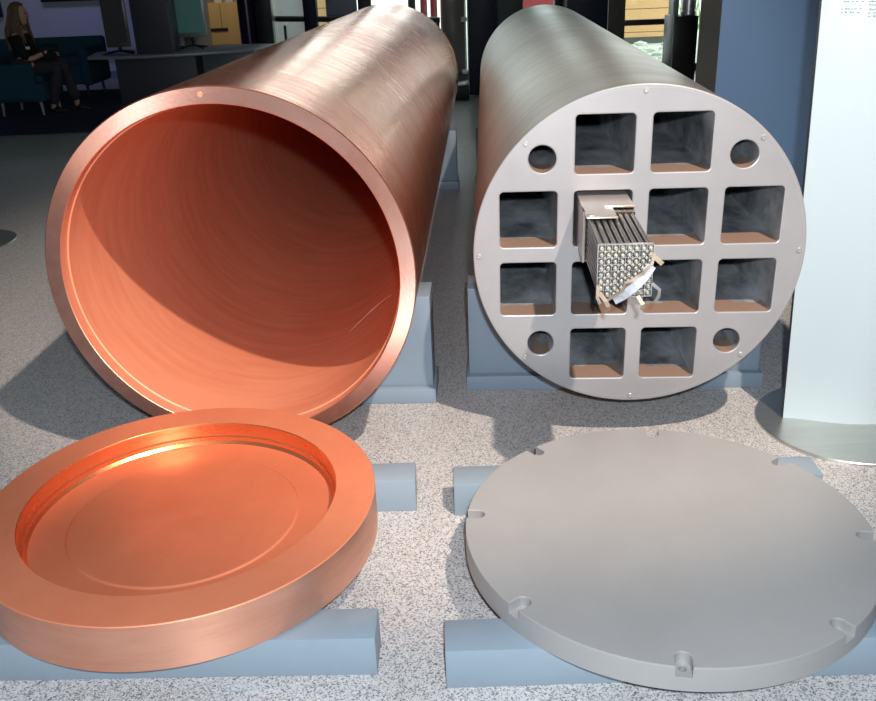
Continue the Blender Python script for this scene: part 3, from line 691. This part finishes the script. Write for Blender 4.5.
# rolled lip and rivet on the sheath
M_lip = mat('pale_lip', (.6, .54, .45), .3, .6)
for c_, s_ in (((.03, -.123, hs+.002), (.085, .012, .006)), ((-.03, -.232, hs+.001), (.082, .008, .005)), ((-hs-.001, -.17, 0), (.004, .006, 2*hs))):
    bm = bmesh.new(); box(bm, c_, s_, .002); obj('sheath_lip', bm, M_lip, fa, fa_l)
bm = lathe([(0, -.001), (.011, -.001), (.012, 0), (.012, .003), (.008, .004), (0, .004)], 20); obj('rivet', bm, M_bright, fa, fa_l+Vector((-.055, -.2, hs)))
def rod(l0):
    bm = bmesh.new()
    cyl(bm, (0, 0, 0), (0, .95, 0), .0061, seg=12)
    for f in cyl(bm, (0, -.012, 0), (0, 0, 0), .0045, .0063, seg=12): f.material_index = 1
    for f in cyl(bm, (0, -.02, 0), (0, -.012, 0), .0026, .0032, seg=8): f.material_index = 1
    return bm
pr0 = obj('fuel_rod', rod(0), [M_rod, M_plug], fa, fa_l)
p = .0163
first = True
for i in range(8):
    for j in range(8):
        o = pr0 if first else pr0.copy()
        if not first: COL.objects.link(o); o.parent = fa
        first = False
        o.location = fa_l+Vector(((i-3.5)*p, -.45+random.uniform(-.004, .004)+(.01 if (i > 4 and j < 3) else 0), (j-3.5)*p))
# end grid lattice
def lattice(y, d, t, m_, nm, lo=-4, hi=4):
    bm = bmesh.new()
    for i in range(9):
        x = (i-4)*p
        box(bm, (x, y, 0), (t, d, 8*p)); box(bm, (0, y, x), (8*p, d, t))
    obj(nm, bm, m_, fa, fa_l)
lattice(-.448, .012, .0012, M_bright, 'end_grid')
lattice(-.15, .02, .001, M_rust, 'spacer_grid')
bm = bmesh.new()
for i in range(7):
    for j in range(7):
        if random.random() < .8:
            bmesh.ops.create_uvsphere(bm, u_segments=8, v_segments=6, radius=.0042, matrix=Matrix.Translation(((i-3)*p, -.458, (j-3)*p)))
obj('grid_springs', bm, M_plug, fa, fa_l)
def ribbon(name, pts_, w_, t, mt):
    bm = bmesh.new(); q = [Vector(a0) for a0 in pts_]
    rows = []
    for i, c in enumerate(q):
        d = (q[min(i+1, len(q)-1)]-q[max(i-1, 0)]).normalized(); s = d.cross(Vector((0, -1, .25))).normalized(); n = s.cross(d).normalized()
        rows.append([bm.verts.new(c+s*w_/2*a+n*t/2*b) for a, b in ((-1, -1), (1, -1), (1, 1), (-1, 1))])
    for A, B in zip(rows[:-1], rows[1:]):
        for k in range(4): bm.faces.new((A[k], A[(k+1) % 4], B[(k+1) % 4], B[k]))
    bm.faces.new(rows[0][::-1]); bm.faces.new(rows[-1])
    bmesh.ops.recalc_face_normals(bm, faces=bm.faces)
    obj(name, bm, mt, fa, fa_l)
yy = -.482
ribbon('bent_strap', [(.062, yy, .052), (.056, yy-.01, .030), (.035, yy-.008, .004), (.012, yy-.008, -.012), (-.004, yy-.012, -.016), (-.008, yy-.01, -.036), (-.030, yy-.006, -.052), (-.046, yy, -.066)], .007, .002, M_rust)
ribbon('torn_plate', [(.058, yy+.004, .02), (.040, yy-.004, -.006), (.018, yy-.006, -.030), (-.006, yy-.004, -.050), (-.028, yy, -.064)], .022, .002, M_torn)
ribbon('bent_tab', [(.055, yy+.02, .045), (.070, yy+.01, .034), (.082, yy, .024)], .011, .002, M_rust)
ribbon('bent_tab', [(.064, yy+.02, -.03), (.082, yy+.015, -.045), (.080, yy+.012, -.06), (.072, yy+.01, -.074)], .008, .002, M_tab)
ribbon('bent_tab', [(-.060, yy+.01, -.05), (-.046, yy-.004, -.066), (-.041, yy-.006, -.078), (-.038, yy-.002, -.088)], .010, .002, M_rust)
ribbon('bent_tab', [(.030, yy+.01, -.058), (.042, yy, -.076), (.040, yy, -.090)], .009, .002, M_rust)
ribbon('bent_tab', [(-.064, yy+.012, -.03), (-.066, yy+.006, -.06), (-.058, yy+.004, -.074)], .008, .002, M_rust)
# ------------------------------------------------------------------ cradles
def cradle(label, x, y, rz, hw_, h, zc, R_, th=.15, over=.012):
    t = thing('canister_cradle', label, 'cradle', (x, y, 0), rz)
    # saddle plate outline (x, z) with circular cut out
    a1 = math.asin(min(.999, (zc-h)/(R_+.001))) if h > zc-R_ else pi/2
    out = [(-hw_, .055), (hw_, .055), (hw_, h)]
    xi = sqrt(max(0, (R_+.001)**2-(zc-h)**2)); 
    n = 40; A0 = atan2(h-zc, xi); A1 = atan2(h-zc, -xi)
    if A1 > 0: A1 -= 2*pi
    for i in range(n+1):
        a0 = A0+(A1-A0)*i/n; out.append(((R_+.001)*cos(a0), zc+(R_+.001)*sin(a0)))
    out.append((-hw_, h))
    bm = plate([out], th, .003)
    for v in bm.verts: v.co = Vector((v.co.x, v.co.z, v.co.y))
    bmesh.ops.recalc_face_normals(bm, faces=bm.faces)
    obj('saddle_plate', bm, M_paint_dk, t)
    bm = bmesh.new(); box(bm, (0, th/2, .0275), (2*hw_+.02, th+.05, .055), .003); obj('foot_plate', bm, M_paint_dk, t)
    return t
cradle('blue-grey front cradle under the copper canister', -.577-.0614*-.44, 2.845, YC, .53, .385, .6088, R)
cradle('blue-grey front cradle under the iron insert', .5872+.0632*.4, 2.87, YI, .505, .375, .6126, RI)
cradle('blue-grey rear cradle under the far part of the copper canister', -.5766+.0614*3.6, 6.0, YC, .53, .385, .6088, R)
cradle('blue-grey rear cradle under the far part of the iron insert', .5872+.0632*3.6, 6.05, YI, .505, .375, .6126, RI)
# ------------------------------------------------------------------ beams
def beam(label, x, y, rz, length, sgn):
    t = tag(bpy.data.objects.new('support_beam', None), None)
    bpy.data.objects.remove(t)
    bm = bmesh.new(); box(bm, (sgn*length/2, .0495, .0495), (length, .099, .099), .003, 2)
    o = obj('support_beam', bm, M_paint, None, (x, y, 0)); o.rotation_euler = (0, 0, rz)
    return tag(o, label, 'beam')
beam('blue-grey steel beam under the front of the copper lid', -.157, 1.502, -.03, 1.0, -1)
beam('blue-grey steel beam under the rear of the copper lid', -.077, 2.127, -.015, 1.05, -1)
beam('blue-grey steel beam under the rear of the iron lid', .028, 2.095, -.019, 1.0, 1)
beam('blue-grey steel beam under the front of the iron lid', -.010, 1.454, -.009, 1.08, 1)
# ------------------------------------------------------------------ copper lid
H0 = .0995; T = .1202; RL = .477; RiL = .3786
prof = [(0, 0, 2), (RL-.012, 0, 2), (RL, .006, 2), (RL, T-.002, 0), (RL-.002, T, 0), (RiL+.002, T, 1), (RiL, T-.002, 1), (RiL-.001, T-.038, 1), (RiL-.006, T-.041, 1), (RiL-.006, T-.052, 1), (RiL-.013, T-.060, 3), (.30, T-.062, 3), (.283, T-.061, 3), (.278, T-.0575, 3), (.268, T-.0565, 3), (0, T-.056, 3)]
prof[2] = (RL, .006, 2); prof[4] = (RL-.002, T, 0)
cl = obj('copper_lid', lathe(prof, 224), [M_cu_lid, M_cu_pol, M_cu_side, copper_mat('copper_lid_floor', (.76, .24, .12, 1), (.64, .18, .085, 1), .38, .42, .4, axis='0')], None, (-.646, 1.901, H0), ang=14)
tag(cl, 'round copper lid with a recessed middle lying on two blue-grey beams', 'lid')
bm = lathe([(0, 0), (RL-.03, 0), (RL-.03, .004), (0, .004)], 96)
bm.free()
# ------------------------------------------------------------------ iron lid
TL, RB = .059, .4745
lid = thing('iron_lid', 'flat round grey iron lid with eight edge notches lying on two beams', 'lid', (.5235, 1.789, H0))
angs = [radians(-9.5+45*k) for k in range(8)]
def notched(R_, w_, dp):
    pts_ = []; dth = math.asin(w_/R_); N = 24
    for k, a0 in enumerate(angs):
        rc = R_-dp
        # slot: straight sides to the rim, half round inner end
        pts_.append((R_*cos(a0-dth), R_*sin(a0-dth)))
        for i in range(13):
            b0 = a0-pi/2-pi*i/12
            pts_.append((rc*cos(a0)+w_*cos(b0), rc*sin(a0)+w_*sin(b0)))
        pts_.append((R_*cos(a0+dth), R_*sin(a0+dth)))
        a1 = a0+dth; a2 = a0+radians(45)-dth
        for i in range(1, N): t_ = a1+(a2-a1)*i/N; pts_.append((R_*cos(t_), R_*sin(t_)))
    return pts_
bm = plate([notched(RB, .0165, .027)], .0285, .0022)
for v in bm.verts: v.co.z += TL-.0285
b2 = plate([circ(0, 0, RB, 224)]+[circ((RB-.024)*cos(a0), (RB-.024)*sin(a0), .008, 20) for a0 in angs], TL-.0255, .0006)
me = bpy.data.meshes.new('t'); b2.to_mesh(me); b2.free(); bm.from_mesh(me); bpy.data.meshes.remove(me)
obj('lid_plate', bm, M_fe_lid, lid, ang=20)
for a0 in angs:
    bm = lathe([(0, .018), (.0078, .018), (.0078, .020), (0, .020)], 16); obj('bolt_hole_shade', bm, M_shadowgap, lid, ((RB-.024)*cos(a0), (RB-.024)*sin(a0), 0))  # near-black disc paints the shade inside each bolt hole
bm = lathe([(0, -.0), (RB-.006, -.0), (RB-.006, .0), (0, .0)], 16); bm.free()
